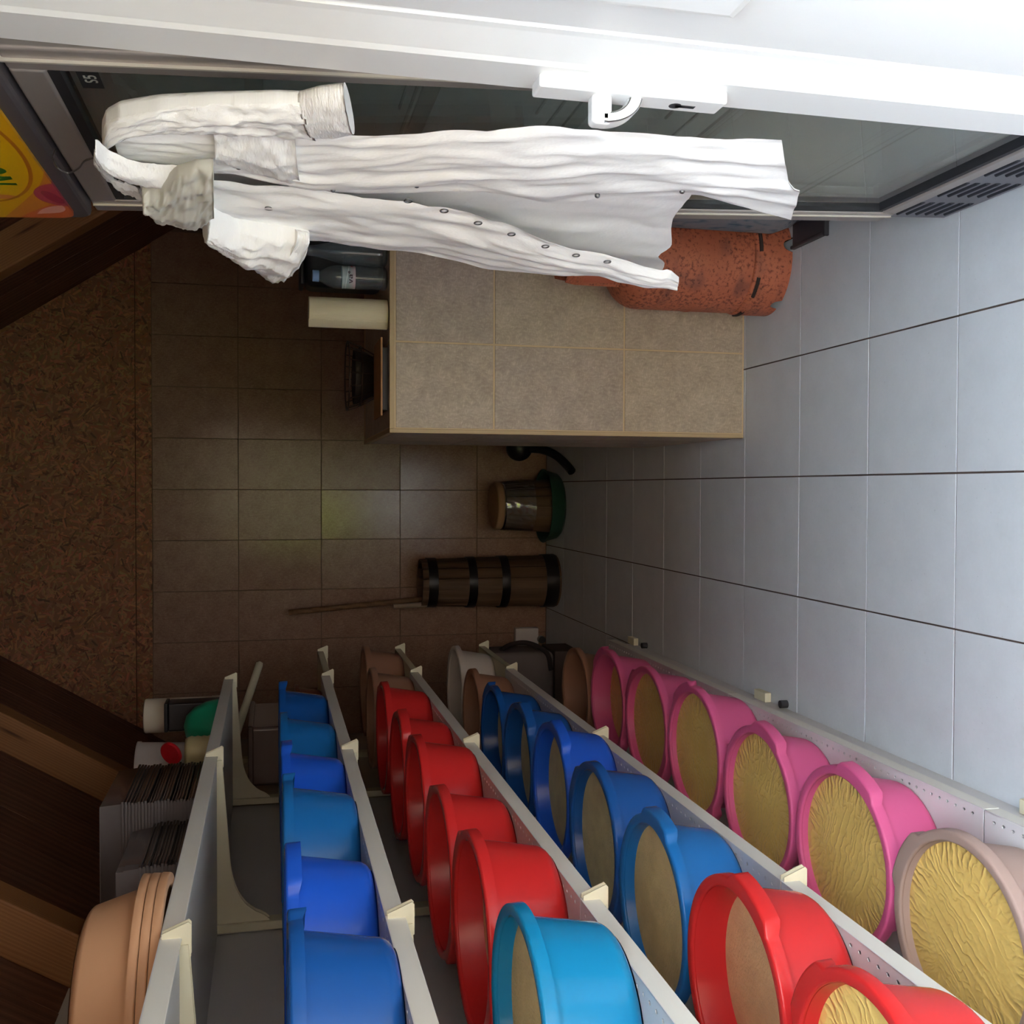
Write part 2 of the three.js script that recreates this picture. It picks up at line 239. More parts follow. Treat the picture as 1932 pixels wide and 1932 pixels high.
  part('brace', cyl(V(-0.72, 1.468, -4.30), V(-0.93, 1.555, -3.89), 0.016, 0.016, 6), shelfCream, t);
}

// ------------------------------------------------------------------ basins
const HB = 0.158;                                            // height of a basin
const bodyGeo = (() => { const p = [[0.0, 0.004], [0.118, 0.004], [0.122, 0.0], [0.128, 0.0]]; for (let i = 0; i <= 8; i++) { const a = -Math.PI / 2 + i / 8 * 1.36; p.push([0.118 + 0.028 * Math.cos(a), 0.028 + 0.028 * Math.sin(a)]); } p.push([0.158, 0.095], [0.1665, 0.146], [0.1675, 0.150], [0.163, 0.150], [0.155, 0.096], [0.141, 0.030], [0.128, 0.010], [0.0, 0.0085]); return lathe(p, 64); })();
function ringGeo(tabs) {
  const S = 128, P = [], idx = [];
  for (let i = 0; i < S; i++) {
    const a = i / S * Math.PI * 2; let tb = 0;
    if (tabs) for (const c of [0, Math.PI]) { let d = Math.abs(((a - c + Math.PI * 3) % (Math.PI * 2)) - Math.PI); tb = Math.max(tb, 1 - sstep(0.30, 0.40, d)); }
    const Ro = 0.1835 + 0.0125 * tb, sk = 0.017 + 0.006 * tb;
    const pr = [[0.1635, 0.149], [0.1645, 0.1545], [0.168, 0.1575], [Ro - 0.005, HB], [Ro - 0.001, 0.1565], [Ro, 0.153], [Ro + 0.0008, 0.153 - sk], [Ro - 0.003, 0.153 - sk], [Ro - 0.004, 0.151], [0.167, 0.150]];
    for (const [r, y] of pr) P.push(r * Math.cos(a), y, r * Math.sin(a));
    for (let k = 0; k < 10; k++) { const k2 = (k + 1) % 10, i2 = (i + 1) % S; idx.push(i * 10 + k, i * 10 + k2, i2 * 10 + k, i2 * 10 + k, i * 10 + k2, i2 * 10 + k2); }
  }
  const g = new THREE.BufferGeometry(); g.setAttribute('position', new THREE.Float32BufferAttribute(P, 3)); g.setAttribute('uv', new THREE.Float32BufferAttribute(new Float32Array(P.length / 3 * 2), 2)); g.setIndex(idx); g.computeVertexNormals(); return g;
}
const rimTabs = ringGeo(true), rimPlain = ringGeo(false);
const wrinkle = (k) => (u, v) => { const x = u * 2 - 1, y = v * 2 - 1, r = Math.hypot(x, y), a = Math.atan2(y, x); const w = fbm(x * 1.6 + k, y * 1.6, k * 2), edge = sstep(0.45, 0.95, r); const rad = 1 - Math.abs(noise.noise(a * 9 + 3 * w, r * 2.2, k)), cen = 1 - Math.abs(noise.noise(x * 2.2 + 4 * w + k, y * 9 + 2 * w, k + 4)); return { w, h: 0.62 * edge * Math.pow(rad, 5) + 0.55 * (1 - edge * 0.7) * Math.pow(cen, 7) * (0.5 + w) + 0.06 * fbm(x * 26, y * 26, k) }; };
const coarse = (k) => (u, v) => { const x = u * 2 - 1, y = v * 2 - 1; const w = fbm(x * 3 + k, y * 3, k); return { w, h: 0.3 + 0.5 * fbm(x * 16 + w, y * 30, k, 3) + 0.35 * fbm(x * 60, y * 60, k, 2) }; };
function fillMat(fn, c, amp, rough, bs) {
  const R = 256, H = new Float32Array(R * R);
  const map = tex(R, R, (u, v, i, j) => { const q = fn(u, v); H[j * R + i] = q.h; const n = amp * q.w + 0.05 * amp * (noise.noise(u * 90, v * 90, 2)) + amp * 0.25 * (q.h - 0.4); return [c[0] + n, c[1] + n, c[2] + n * 0.7]; });
  const bump = tex(R, R, (u, v, i, j) => { const h = clamp(H[j * R + i]); return [h, h, h]; }, false);
  return mat({ map, bumpMap: bump, bumpScale: bs, roughness: rough });
}
const gold = [[0.90, 0.755, 0.43], [0.89, 0.74, 0.42], [0.92, 0.775, 0.44]].map((c, k) => fillMat(wrinkle(k * 3 + 1), c, 0.07, 0.36, 0.0042));
const chaff = [[0.82, 0.76, 0.58], [0.84, 0.72, 0.50]].map((c, k) => fillMat(coarse(k * 4 + 2), c, 0.10, 0.8, 0.004));
const tawny = [[0.82, 0.63, 0.45]].map((c, k) => fillMat(coarse(k * 4 + 9), c, 0.08, 0.55, 0.002));
const fillGeo = (r, seed2, amp) => { const nr = 14, na = 56, P = [], U = [], I = []; const f = wrinkle(seed2); P.push(0, 0, 0); U.push(0.5, 0.5); for (let i = 1; i <= nr; i++) for (let j = 0; j < na; j++) { const a = j / na * Math.PI * 2, q = r * i / nr, u = 0.5 + 0.5 * i / nr * Math.cos(a), v = 0.5 + 0.5 * i / nr * Math.sin(a); P.push(q * Math.cos(a), i === nr ? 0 : amp * (f(u, v).h - 0.3), q * Math.sin(a)); U.push(u, v); } const id = (i, j) => i === 0 ? 0 : 1 + (i - 1) * na + (j % na); for (let j = 0; j < na; j++) I.push(0, id(1, j + 1), id(1, j)); for (let i = 1; i < nr; i++) for (let j = 0; j < na; j++) I.push(id(i, j), id(i, j + 1), id(i + 1, j), id(i, j + 1), id(i + 1, j + 1), id(i + 1, j)); const g = new THREE.BufferGeometry(); g.setAttribute('position', new THREE.Float32BufferAttribute(P, 3)); g.setAttribute('uv', new THREE.Float32BufferAttribute(U, 2)); g.setIndex(I); g.computeVertexNormals(); return g; };
const fillRadius = y => y > 0.096 ? 0.1552 + (y - 0.096) / 0.054 * 0.0078 : 0.141 + (y - 0.03) / 0.066 * 0.014;
const plastic = (c, rough = 0.25) => mat({ color: c, roughness: rough, specularIntensity: 0.5, side: THREE.DoubleSide });
const C = { pink: plastic(col(212, 92, 140), 0.42), red: plastic(col(200, 42, 42)), blue: plastic(col(28, 84, 158)), cobalt: plastic(col(34, 90, 206)), mid: plastic(col(30, 104, 172)), turq: plastic(col(24, 130, 178), 0.2), mauve: plastic(col(164, 138, 128), 0.5), peach: plastic(col(196, 148, 112), 0.45), white: plastic(col(206, 194, 184), 0.45), tan: plastic(col(160, 116, 94), 0.5), brown: plastic(col(110, 66, 50), 0.5) };
function basin(x, y, z, turn, colour, label, group, fill, depth, tabs = true, scale = 1) {
  const t = thing('plastic_basin', label, 'basin', [x, y, z], group);
  t.rotation.y = turn; t.scale.setScalar(scale);
  part('body', bodyGeo, colour, t); part('rim', tabs ? rimTabs : rimPlain, colour, t);
  if (fill) { const yy = 0.150 - depth, f = part('filling', fillGeo(fillRadius(yy) + 0.001, 1 + ((x * 100) | 0) % 5, 0.0025), fill, t, 'set yellowish paste filling'); f.position.y = yy; }
  return t;
}
const ORD = ['first', 'second', 'third', 'fourth', 'fifth', 'sixth'];
// upper basin shelf: blue
[[-0.829, -3.42, 'blue'], [-0.831, -3.0, 'mid'], [-0.835, -2.62, 'cobalt'], [-0.816, -2.24, 'mid'], [-0.834, -1.865, 'cobalt'], [-0.815, -1.49, 'blue']].forEach(([x, z, c], i) => basin(x, LV.a[0], z, [0.2, 1.05, 0.15, 0.5, -0.25, 0.62][i], C[c], `${ORD[i]} blue basin from the back-wall end of the uppermost basin shelf`, 'blue basins on the uppermost basin shelf', chaff[i % 2], 0.03));
// red shelf
[[-0.828, -3.40], [-0.839, -2.98], [-0.819, -2.60], [-0.843, -2.22], [-0.822, -1.845]].forEach(([x, z], i) => basin(x, LV.b[0], z, [1.0, -0.35, 0.9, 0.95, 1.0][i], C.red, `${ORD[i]} red basin from the back-wall end of the shelf below the blue row`, 'red basins on the middle shelf', i > 1 ? tawny[0] : null, 0.05));
basin(-0.814, LV.b[0], -1.47, 1.55, C.turq, 'glossy turquoise basin standing beside the row of red basins', undefined, chaff[1], 0.022, false);
// second shelf from the floor
[[-0.856, -3.40, 'blue'], [-0.84, -3.03, 'blue'], [-0.817, -2.655, 'cobalt'], [-0.827, -2.28, 'blue'], [-0.834, -1.90, 'mid']].forEach(([x, z, c], i) => basin(x, LV.c[0], z, [0.6, -0.45, -0.35, 1.05, -0.1][i], C[c], `${ORD[i]} blue basin from the back-wall end of the shelf above the pink row`, 'blue basins above the pink row', chaff[i === 4 ? 1 : 0], [0.05, 0.045, 0.035, 0.02, 0.02][i]));
basin(-0.821, LV.c[0], -1.528, -0.3, C.red, 'red basin half full of tawny paste beside a blue basin, above the mauve basin', undefined, tawny[0], 0.055);
basin(-0.807, LV.c[0], -1.150, 0.95, C.red, 'red basin filled with golden wrinkled paste next to another red basin', undefined, gold[0], 0.02);
// bottom shelf
[[-0.749, -3.42], [-0.744, -3.04], [-0.736, -2.665], [-0.761, -2.28], [-0.76, -1.90]].forEach(([x, z], i) => basin(x, 0.115, z, [0.6, 0.95, 0.5, -0.25, -0.3][i], C.pink, `${ORD[i]} pink basin from the back-wall end of the bottom shelf`, 'pink basins on the bottom shelf', gold[i % 3], [0.06, 0.016, 0.012, 0.012, 0.012][i]));
basin(-0.775, 0.115, -1.525, 1.05, C.mauve, 'greyish mauve basin of golden wrinkled paste beside the pink row', undefined, gold[1], 0.012);
basin(-0.760, 0.115, -1.13, 0.4, C.peach, 'peach basin on the bottom shelf beside the mauve basin', undefined, gold[2], 0.03);
// dark end of the shelving
basin(-0.80, 0.115, -3.82, 1.4, C.tan, 'tan basin on the bottom shelf behind the pink row', undefined, null, 0, false, 0.98);
basin(-0.83, LV.b[0] - 0.012, -4.22, 1.4, C.tan, 'tan basin at the back end of the red basin shelf, last of its row', undefined, null, 0, false);
basin(-0.85, LV.b[0] - 0.012, -3.80, 1.4, C.tan, 'tan basin between the red row and another tan basin', undefined, null, 0, false).position.y = LV.b[0];
basin(-0.84, LV.c[0] - 0.012, -4.20, 1.4, C.white, 'off-white basin at the dark back end of the shelving', undefined, null, 0, false);
basin(-0.86, LV.c[0], -3.80, 1.4, C.tan, 'tan basin between the off-white basin and a blue basin', undefined, null, 0, false, 0.96);
basin(-0.83, LV.a[0], -3.80, 1.4, C.brown, 'small dark brown basin at the back end of the uppermost basin shelf', undefined, null, 0, false, 0.62);

// ------------------------------------------------------------------ display fridge
const alu = mat({ color: col(156, 149, 145), roughness: 0.4, metalness: 0.25 });
const darkPlastic = mat({ color: col(62, 62, 68), roughness: 0.5 });
const liner = mat({ color: col(232, 236, 236), roughness: 0.6 });
{
  const t = thing('display_fridge', 'tall glass-door display fridge with yellow header sign', 'fridge', [0.575, 0.0, -1.597]);
  t.rotation.z = 0.05;
  const W = 0.345;
  part('cabinet', mergeGeometries([boxMM(0.045, 0.60, 0.03, 1.99, W - 0.04, W), boxMM(0.045, 0.60, 0.03, 1.99, -W, -W + 0.04), boxMM(0.56, 0.60, 0.03, 1.99, -W + 0.04, W - 0.04), boxMM(0.045, 0.56, 1.75, 1.99, -W + 0.04, W - 0.04), boxMM(0.045, 0.56, 0.03, 0.18, -W + 0.04, W - 0.04)]), mat({ color: col(120, 118, 116), roughness: 0.45 }), t);
  part('liner', mergeGeometries([boxMM(0.05, 0.555, 0.18, 1.75, W - 0.05, W - 0.041), boxMM(0.05, 0.555, 0.18, 1.75, -W + 0.041, -W + 0.05), boxMM(0.545, 0.555, 0.18, 1.75, -W + 0.05, W - 0.05), boxMM(0.05, 0.545, 0.18, 0.19, -W + 0.05, W - 0.05)]), liner, t);
  for (const y of [0.66, 0.92, 1.18, 1.44]) { const g = []; for (let x = 0.09; x < 0.53; x += 0.045) g.push(boxMM(x, x + 0.004, y, y + 0.004, -W + 0.05, W - 0.05)); g.push(boxMM(0.085, 0.091, y - 0.012, y + 0.014, -W + 0.05, W - 0.05)); part('wire_shelf', mergeGeometries(g), mat({ color: col(206, 208, 206), roughness: 0.5 }), t); }
  const fr = new THREE.Group(); fr.name = 'door_frame'; t.add(fr);
  part('stile', rbox(0.0, 0.040, 0.17, 1.722, W - 0.062, W, 0.005), alu, fr); part('stile', rbox(0.0, 0.040, 0.17, 1.722, -W, -W + 0.062, 0.005), alu, fr);
  part('rail', rbox(0.0, 0.040, 1.680, 1.722, -W + 0.062, W - 0.062, 0.005), alu, fr); part('rail', rbox(0.0, 0.040, 0.17, 0.203, -W + 0.062, W - 0.062, 0.005), alu, fr);
  part('bead', mergeGeometries([boxMM(-0.004, 0.004, 0.17, 1.722, W - 0.030, W - 0.026), boxMM(-0.003, 0.003, 0.172, 1.720, -W + 0.044, -W + 0.048)]), mat({ color: col(226, 222, 210), roughness: 0.3, metalness: 0.4 }), fr, 'bright bead along the stile');
  part('gasket', mergeGeometries([boxMM(0.004, 0.03, 0.203, 1.680, W - 0.068, W - 0.0615), boxMM(0.004, 0.03, 0.203, 1.680, -W + 0.0615, -W + 0.068), boxMM(0.004, 0.03, 1.666, 1.6805, -W + 0.072, W - 0.072), boxMM(0.004, 0.03, 0.2025, 0.214, -W + 0.072, W - 0.072)]), mat({ color: col(34, 35, 40), roughness: 0.6 }), fr, 'black rubber gasket');
  part('pane', boxMM(0.012, 0.018, 0.212, 1.668, -W + 0.070, W - 0.070), mat({ color: col(253, 255, 254), roughness: 0.02, transmission: 1, thickness: 0, ior: 1.52, specularIntensity: 1 }), t, 'clear glass pane');
  part('inner_pane', boxMM(0.028, 0.032, 0.212, 1.668, -W + 0.070, W - 0.070), mat({ color: col(253, 255, 254), roughness: 0.02, transmission: 1, thickness: 0, ior: 1.52, specularIntensity: 1 }), t, 'clear glass pane');
  part('inner_frame', mergeGeometries([boxMM(0.033, 0.05, 0.2, 1.68, -W + 0.052, -W + 0.085), boxMM(0.033, 0.05, 0.2, 0.235, -W + 0.085, W - 0.06)]), liner, t, 'cream inner frame');
  // small price figure behind the top corner of the pane
  { const c = document.createElement('canvas'); c.width = 128; c.height = 64; const x = c.getContext('2d'); x.fillStyle = '#22262a'; x.fillRect(0, 0, 128, 64); x.fillStyle = '#b9bab4'; x.font = 'bold 52px sans-serif'; x.textAlign = 'center'; x.textBaseline = 'middle'; x.fillText('S5', 64, 34); const tx = new THREE.CanvasTexture(c); tx.colorSpace = THREE.SRGBColorSpace; const g = new THREE.PlaneGeometry(0.060, 0.026); g.rotateY(-Math.PI / 2); g.translate(0.0105, 1.638, W - 0.108); part('sticker', g, mat({ map: tx, roughness: 0.6 }), t, 'dark sticker with pale figures'); }
  // grille with louvres
  part('grille_plate', rbox(0.010, 0.045, 0.012, 0.166, -W, W, 0.003, 1), mat({ color: col(112, 112, 120), roughness: 0.5 }), t, 'dark grey ventilation grille');
  const slot = rbox(-0.004, 0.004, -0.0068, 0.0068, -0.043, 0.043, 0.003, 1), slotMat = mat({ color: col(40, 43, 52), roughness: 0.55 });
  for (const z of [-0.27, -0.135, 0, 0.135, 0.27]) for (let k = 0; k < 6; k++) { const m = part('louvre', slot, slotMat, t); m.position.set(0.011, 0.032 + k * 0.0225, z); m.rotation.z = 0.45; }
  for (const [x, h] of [[0.07, 0.034], [0.54, 0.062]]) for (const z of [-0.29, 0.29]) part('foot', cyl(V(x, 0.034 - h + 0.002, z), V(x, 0.034, z), 0.018, 0.018, 12), darkPlastic, t);
  // header sign
  const hs = (r, ins, y0, y1) => { const s = new THREE.Shape(), a = -W + ins, b = W - ins; s.moveTo(a + r, y0); s.lineTo(b - r, y0); s.quadraticCurveTo(b, y0, b, y0 + r); s.lineTo(b, y1 - r); s.quadraticCurveTo(b, y1, b - r, y1); s.lineTo(a + r, y1); s.quadraticCurveTo(a, y1, a, y1 - r); s.lineTo(a, y0 + r); s.quadraticCurveTo(a, y0, a + r, y0); return s; };
  const hg = new THREE.ExtrudeGeometry(hs(0.03, 0.0, 1.726, 2.03), { depth: 0.05, bevelEnabled: true, bevelThickness: 0.008, bevelSize: 0.006, bevelSegments: 2, bevelOffset: -0.006 }); hg.rotateY(-Math.PI / 2); hg.translate(0.045, 0, 0); part('header_frame', hg, mat({ color: col(84, 80, 84), roughness: 0.45 }), t);
  const hp = new THREE.ExtrudeGeometry(hs(0.03, 0.022, 1.752, 2.0), { depth: 0.006, bevelEnabled: false }); hp.rotateY(-Math.PI / 2); hp.translate(-0.0125, 0, 0);
  const c = document.createElement('canvas'); c.width = 1024; c.height = 393; const x = c.getContext('2d');
  // print: yellow field, orange and rose swirl at the far corner, ring, green letters
  x.fillStyle = '#efb21a'; x.fillRect(0, 0, 1024, 393);
  x.fillStyle = '#e28a34'; x.beginPath(); x.moveTo(0, 210); x.quadraticCurveTo(130, 280, 270, 345); x.quadraticCurveTo(340, 375, 420, 393); x.lineTo(0, 393); x.fill();
  x.fillStyle = '#dc6a3c'; x.beginPath(); x.moveTo(0, 250); x.quadraticCurveTo(100, 310, 170, 393); x.lineTo(0, 393); x.fill();
  x.fillStyle = '#c24a5a'; x.beginPath(); x.moveTo(120, 393); x.quadraticCurveTo(150, 320, 250, 335); x.quadraticCurveTo(310, 350, 330, 393); x.fill();
  x.fillStyle = '#a02c46'; x.beginPath(); x.ellipse(205, 372, 60, 17, -0.2, 0, 7); x.fill();
  x.fillStyle = '#f0a494'; x.beginPath(); x.moveTo(40, 300); x.quadraticCurveTo(120, 330, 130, 380); x.quadraticCurveTo(80, 390, 55, 360); x.fill();
  x.fillStyle = '#f2bc16'; x.beginPath(); x.ellipse(560, 206, 404, 168, 0, 0, 7); x.fill();
  x.fillStyle = '#e58a4a'; x.beginPath(); x.ellipse(205, 215, 22, 78, 0, 0, 7); x.fill();
  x.strokeStyle = '#c8701c'; x.lineWidth = 9; x.beginPath(); x.ellipse(560, 206, 404, 168, 0, 0, 7); x.stroke();
  x.fillStyle = '#1d7a2c'; x.font = 'bold 118px sans-serif'; x.textBaseline = 'alphabetic'; x.fillText('No', 300, 312);
  const ht = new THREE.CanvasTexture(c); ht.colorSpace = THREE.SRGBColorSpace; const uv = hp.attributes.uv, ps = hp.attributes.position; for (let i = 0; i < uv.count; i++) uv.setXY(i, (ps.getZ(i) + W - 0.022) / (2 * W - 0.044), (ps.getY(i) - 1.752) / 0.248);
  part('sign_panel', hp, mat({ map: ht, roughness: 0.3 }), t, 'yellow sign panel with green letters and an orange ring');
}

// ------------------------------------------------------------------ white work coat on the fridge
const cloth = mat({ color: col(240, 240, 242), roughness: 0.85, sheen: 0.2, bumpMap: tex(256, 256, (u, v) => { const h = 0.5 + 0.5 * fbm(u * 14, v * 9, 3, 4) + 0.1 * noise.noise(u * 120, v * 120, 1); return [h, h, h]; }, false, 2, 1), bumpScale: 0.0016, side: THREE.DoubleSide });
const CN = V(-1, 0, 0.13), CNu = CN.clone().normalize();      // the coat hangs in an upright plane x - 0.13 z = 0.629
const coatAt = (px, py, off = 0) => onPlane(px, py, V(1, 0, -0.13), 0.629 - off);
function along(P, s) { let L = [0]; for (let i = 1; i < P.length; i++) L.push(L[i - 1] + Math.hypot(P[i][0] - P[i - 1][0], P[i][1] - P[i - 1][1])); const d = s * L.at(-1); let i = 1; while (i < P.length - 1 && L[i] < d) i++; const f = clamp((d - L[i - 1]) / (L[i] - L[i - 1] || 1)); return [P[i - 1][0] + f * (P[i][0] - P[i - 1][0]), P[i - 1][1] + f * (P[i][1] - P[i - 1][1])]; }
function patch(A, B, { off = 0, bulge = 0.0015, fold = 0.008, freq = 5, k = 0, N = 60, M = 26, slant = 0, curl = 0, crease = 0.006, hem = null }) {
  const F = [], G = [];
  for (let i = 0; i <= N; i++) { const s = i / N, a = along(A, s), b = along(B, s), f = [], g = []; for (let j = 0; j <= M; j++) { const t = j / M, px = a[0] + t * (b[0] - a[0]) + (hem ? hem(t) * s ** 10 : 0), py = a[1] + t * (b[1] - a[1]); const rid = 1 - 2 * Math.abs(noise.noise(t * freq + slant * s, s * 1.7 + k, k)); const d = fold * (0.7 * fbm(t * freq + slant * s, s * 2.2, k, 3) + 0.35 * rid * rid) + fold * 0.22 * fbm(t * 4 + 9, s * 8, k + 2, 2) + crease * (0.5 - Math.abs(noise.noise(t * 5 + 2.2 * s + k, s * 7 - 1.5 * t, k + 6))) + crease * 0.6 * (0.5 - Math.abs(noise.noise(t * 9 - 3 * s, s * 13 + 2 * t, k + 8))) + curl * Math.sin(Math.PI * t); const e = bulge * Math.sqrt(Math.max(0.02, 1 - (2 * t - 1) ** 2)); const p = coatAt(px, py, off); f.push(p.clone().addScaledVector(CNu, d + e)); g.push(p.clone().addScaledVector(CNu, (bulge > 0.01 ? -e : d - e))); } F.push(f); G.push(g); }
  return skin(F, G);
}
{
  const t = thing('work_coat', 'long white snap-button work coat hanging on the fridge door', 'coat', [0, 0, 0]);
  part('back_panel', patch([[215, 255], [400, 270], [700, 268], [1000, 275], [1318, 300]], [[300, 400], [440, 425], [700, 452], [1000, 480], [1245, 505]], { off: -0.030, fold: 0.014, k: 3, freq: 4, M: 36, N: 80, hem: t => 10 * Math.sin(t * 9) - 24 * Math.exp(-(((t - 0.86) / 0.06) ** 2)) }), cloth, t);
  part('front_panel', patch([[200, 222], [300, 230], [400, 240], [660, 249], [850, 243], [1030, 235], [1130, 236], [1240, 247], [1330, 255], [1420, 256], [1474, 255]], [[250, 305], [330, 315], [400, 322], [450, 320], [600, 356], [698, 356], [788, 353], [870, 350], [940, 359], [1035, 377], [1125, 370], [1223, 366], [1319, 363], [1400, 380], [1488, 405]], { off: 0.012, fold: 0.016, k: 11, freq: 4, slant: 1.2, N: 110, M: 36, curl: 0.012, hem: t => t < 0.45 ? 6 * t / 0.45 : t < 0.55 ? 6 + 20 * (t - 0.45) / 0.1 : 26 - 22 * (t - 0.55) / 0.45 }), cloth, t);
  part('front_panel', patch([[330, 320], [395, 334], [500, 344], [565, 347], [640, 362], [709, 370], [781, 377], [890, 393], [962, 417], [1035, 449], [1089, 467], [1143, 475], [1198, 496], [1248, 511], [1263, 507], [1281, 520]], [[330, 400], [385, 424], [480, 440], [600, 449], [734, 470], [799, 471], [926, 500], [1024, 511], [1125, 514], [1165, 525], [1238, 536], [1274, 538]], { off: 0.020, fold: 0.013, k: 17, freq: 3.5, slant: 0.8, N: 110, M: 28, curl: 0.010 }), cloth, t);
  const s1 = part('sleeve', patch([[192, 240], [198, 218], [225, 203], [300, 190], [400, 183], [520, 178], [570, 180]], [[198, 262], [240, 240], [300, 231], [380, 233], [440, 239], [540, 247], [600, 249]], { off: 0.020, bulge: 0.017, fold: 0.010, k: 23, freq: 3, N: 60, M: 24 }), cloth, t);
  part('cuff', patch([[562, 182], [600, 170], [648, 164]], [[590, 249], [630, 250], [669, 244]], { off: 0.022, bulge: 0.018, fold: 0.004, crease: 0.002, k: 27, N: 18, M: 20 }), cloth, s1);
  const s2 = part('sleeve', patch([[395, 395], [450, 425], [520, 434], [560, 438], [584, 443]], [[382, 421], [435, 464], [467, 478], [485, 496], [507, 516]], { off: 0.045, bulge: 0.030, fold: 0.016, k: 31, freq: 3, N: 40, M: 22 }), cloth, t);
  part('cuff', patch([[560, 440], [584, 444], [580, 462]], [[500, 505], [510, 519], [523, 521]], { off: 0.050, bulge: 0.020, fold: 0.008, k: 35, N: 14, M: 18 }), cloth, s2);
  part('collar', patch([[180, 256], [206, 283], [254, 299], [300, 305], [336, 308]], [[180, 276], [190, 302], [215, 322], [270, 340], [332, 356]], { off: 0.050, fold: 0.006, bulge: 0.003, k: 41, N: 30, M: 14, curl: 0.014, crease: 0.003 }), cloth, t);
  part('collar', patch([[178, 275], [190, 300], [210, 330], [260, 350]], [[176, 300], [200, 330], [235, 358], [275, 372]], { off: 0.022, fold: 0.010, bulge: 0.004, k: 45, N: 24, M: 14 }), cloth, t);
  part('pocket', patch([[404, 243], [480, 247], [556, 252]], [[408, 300], [485, 322], [568, 345]], { off: 0.022, fold: 0.010, bulge: 0.0012, k: 11, freq: 2, N: 26, M: 18, curl: 0.012 }), cloth, t);
  const steel = mat({ color: col(120, 120, 122), roughness: 0.35, metalness: 0.8 });
  const ring = new THREE.TorusGeometry(0.0056, 0.0012, 6, 16); ring.lookAt(CNu);
  for (const [x, y] of [[507, 393], [770, 379], [838, 398], [902, 421], [965, 442], [1029, 465], [1087, 482], [1146, 494]]) { const m = part('snap_ring', ring, steel, t); m.position.copy(coatAt(x, y, 0.036)); }
  const stud = new THREE.SphereGeometry(0.004, 8, 6); for (const [x, y] of [[450, 315], [628, 358], [698, 352], [786, 350], [1127, 369], [1287, 361]]) { const m = part('snap_stud', stud, steel, t); m.position.copy(coatAt(x, y, 0.028)); }
  part('hook', tube([[104, 282], [100, 300], [110, 318], [128, 326], [148, 318], [160, 304], [176, 298]].map(([x, y], i) => coatAt(x, y, i < 2 ? -0.02 : 0.0)), 0.0013, 40, 6), steel, t, 'thin wire hanger hook');
  const h = thing('cloth_cap', 'crumpled greyish translucent cap hung over the coat collar', 'cap', [0, 0, 0]);
  part('cap', patch([[268, 352], [300, 345], [335, 318], [370, 306], [402, 305]], [[272, 380], [305, 410], [345, 417], [372, 421], [404, 396]], { off: 0.062, bulge: 0.018, fold: 0.012, crease: 0.007, k: 51, freq: 4, N: 34, M: 26 }), mat({ color: col(212, 210, 202), roughness: 0.8, transmission: 0.25, thickness: 0, side: THREE.DoubleSide }), h);
}

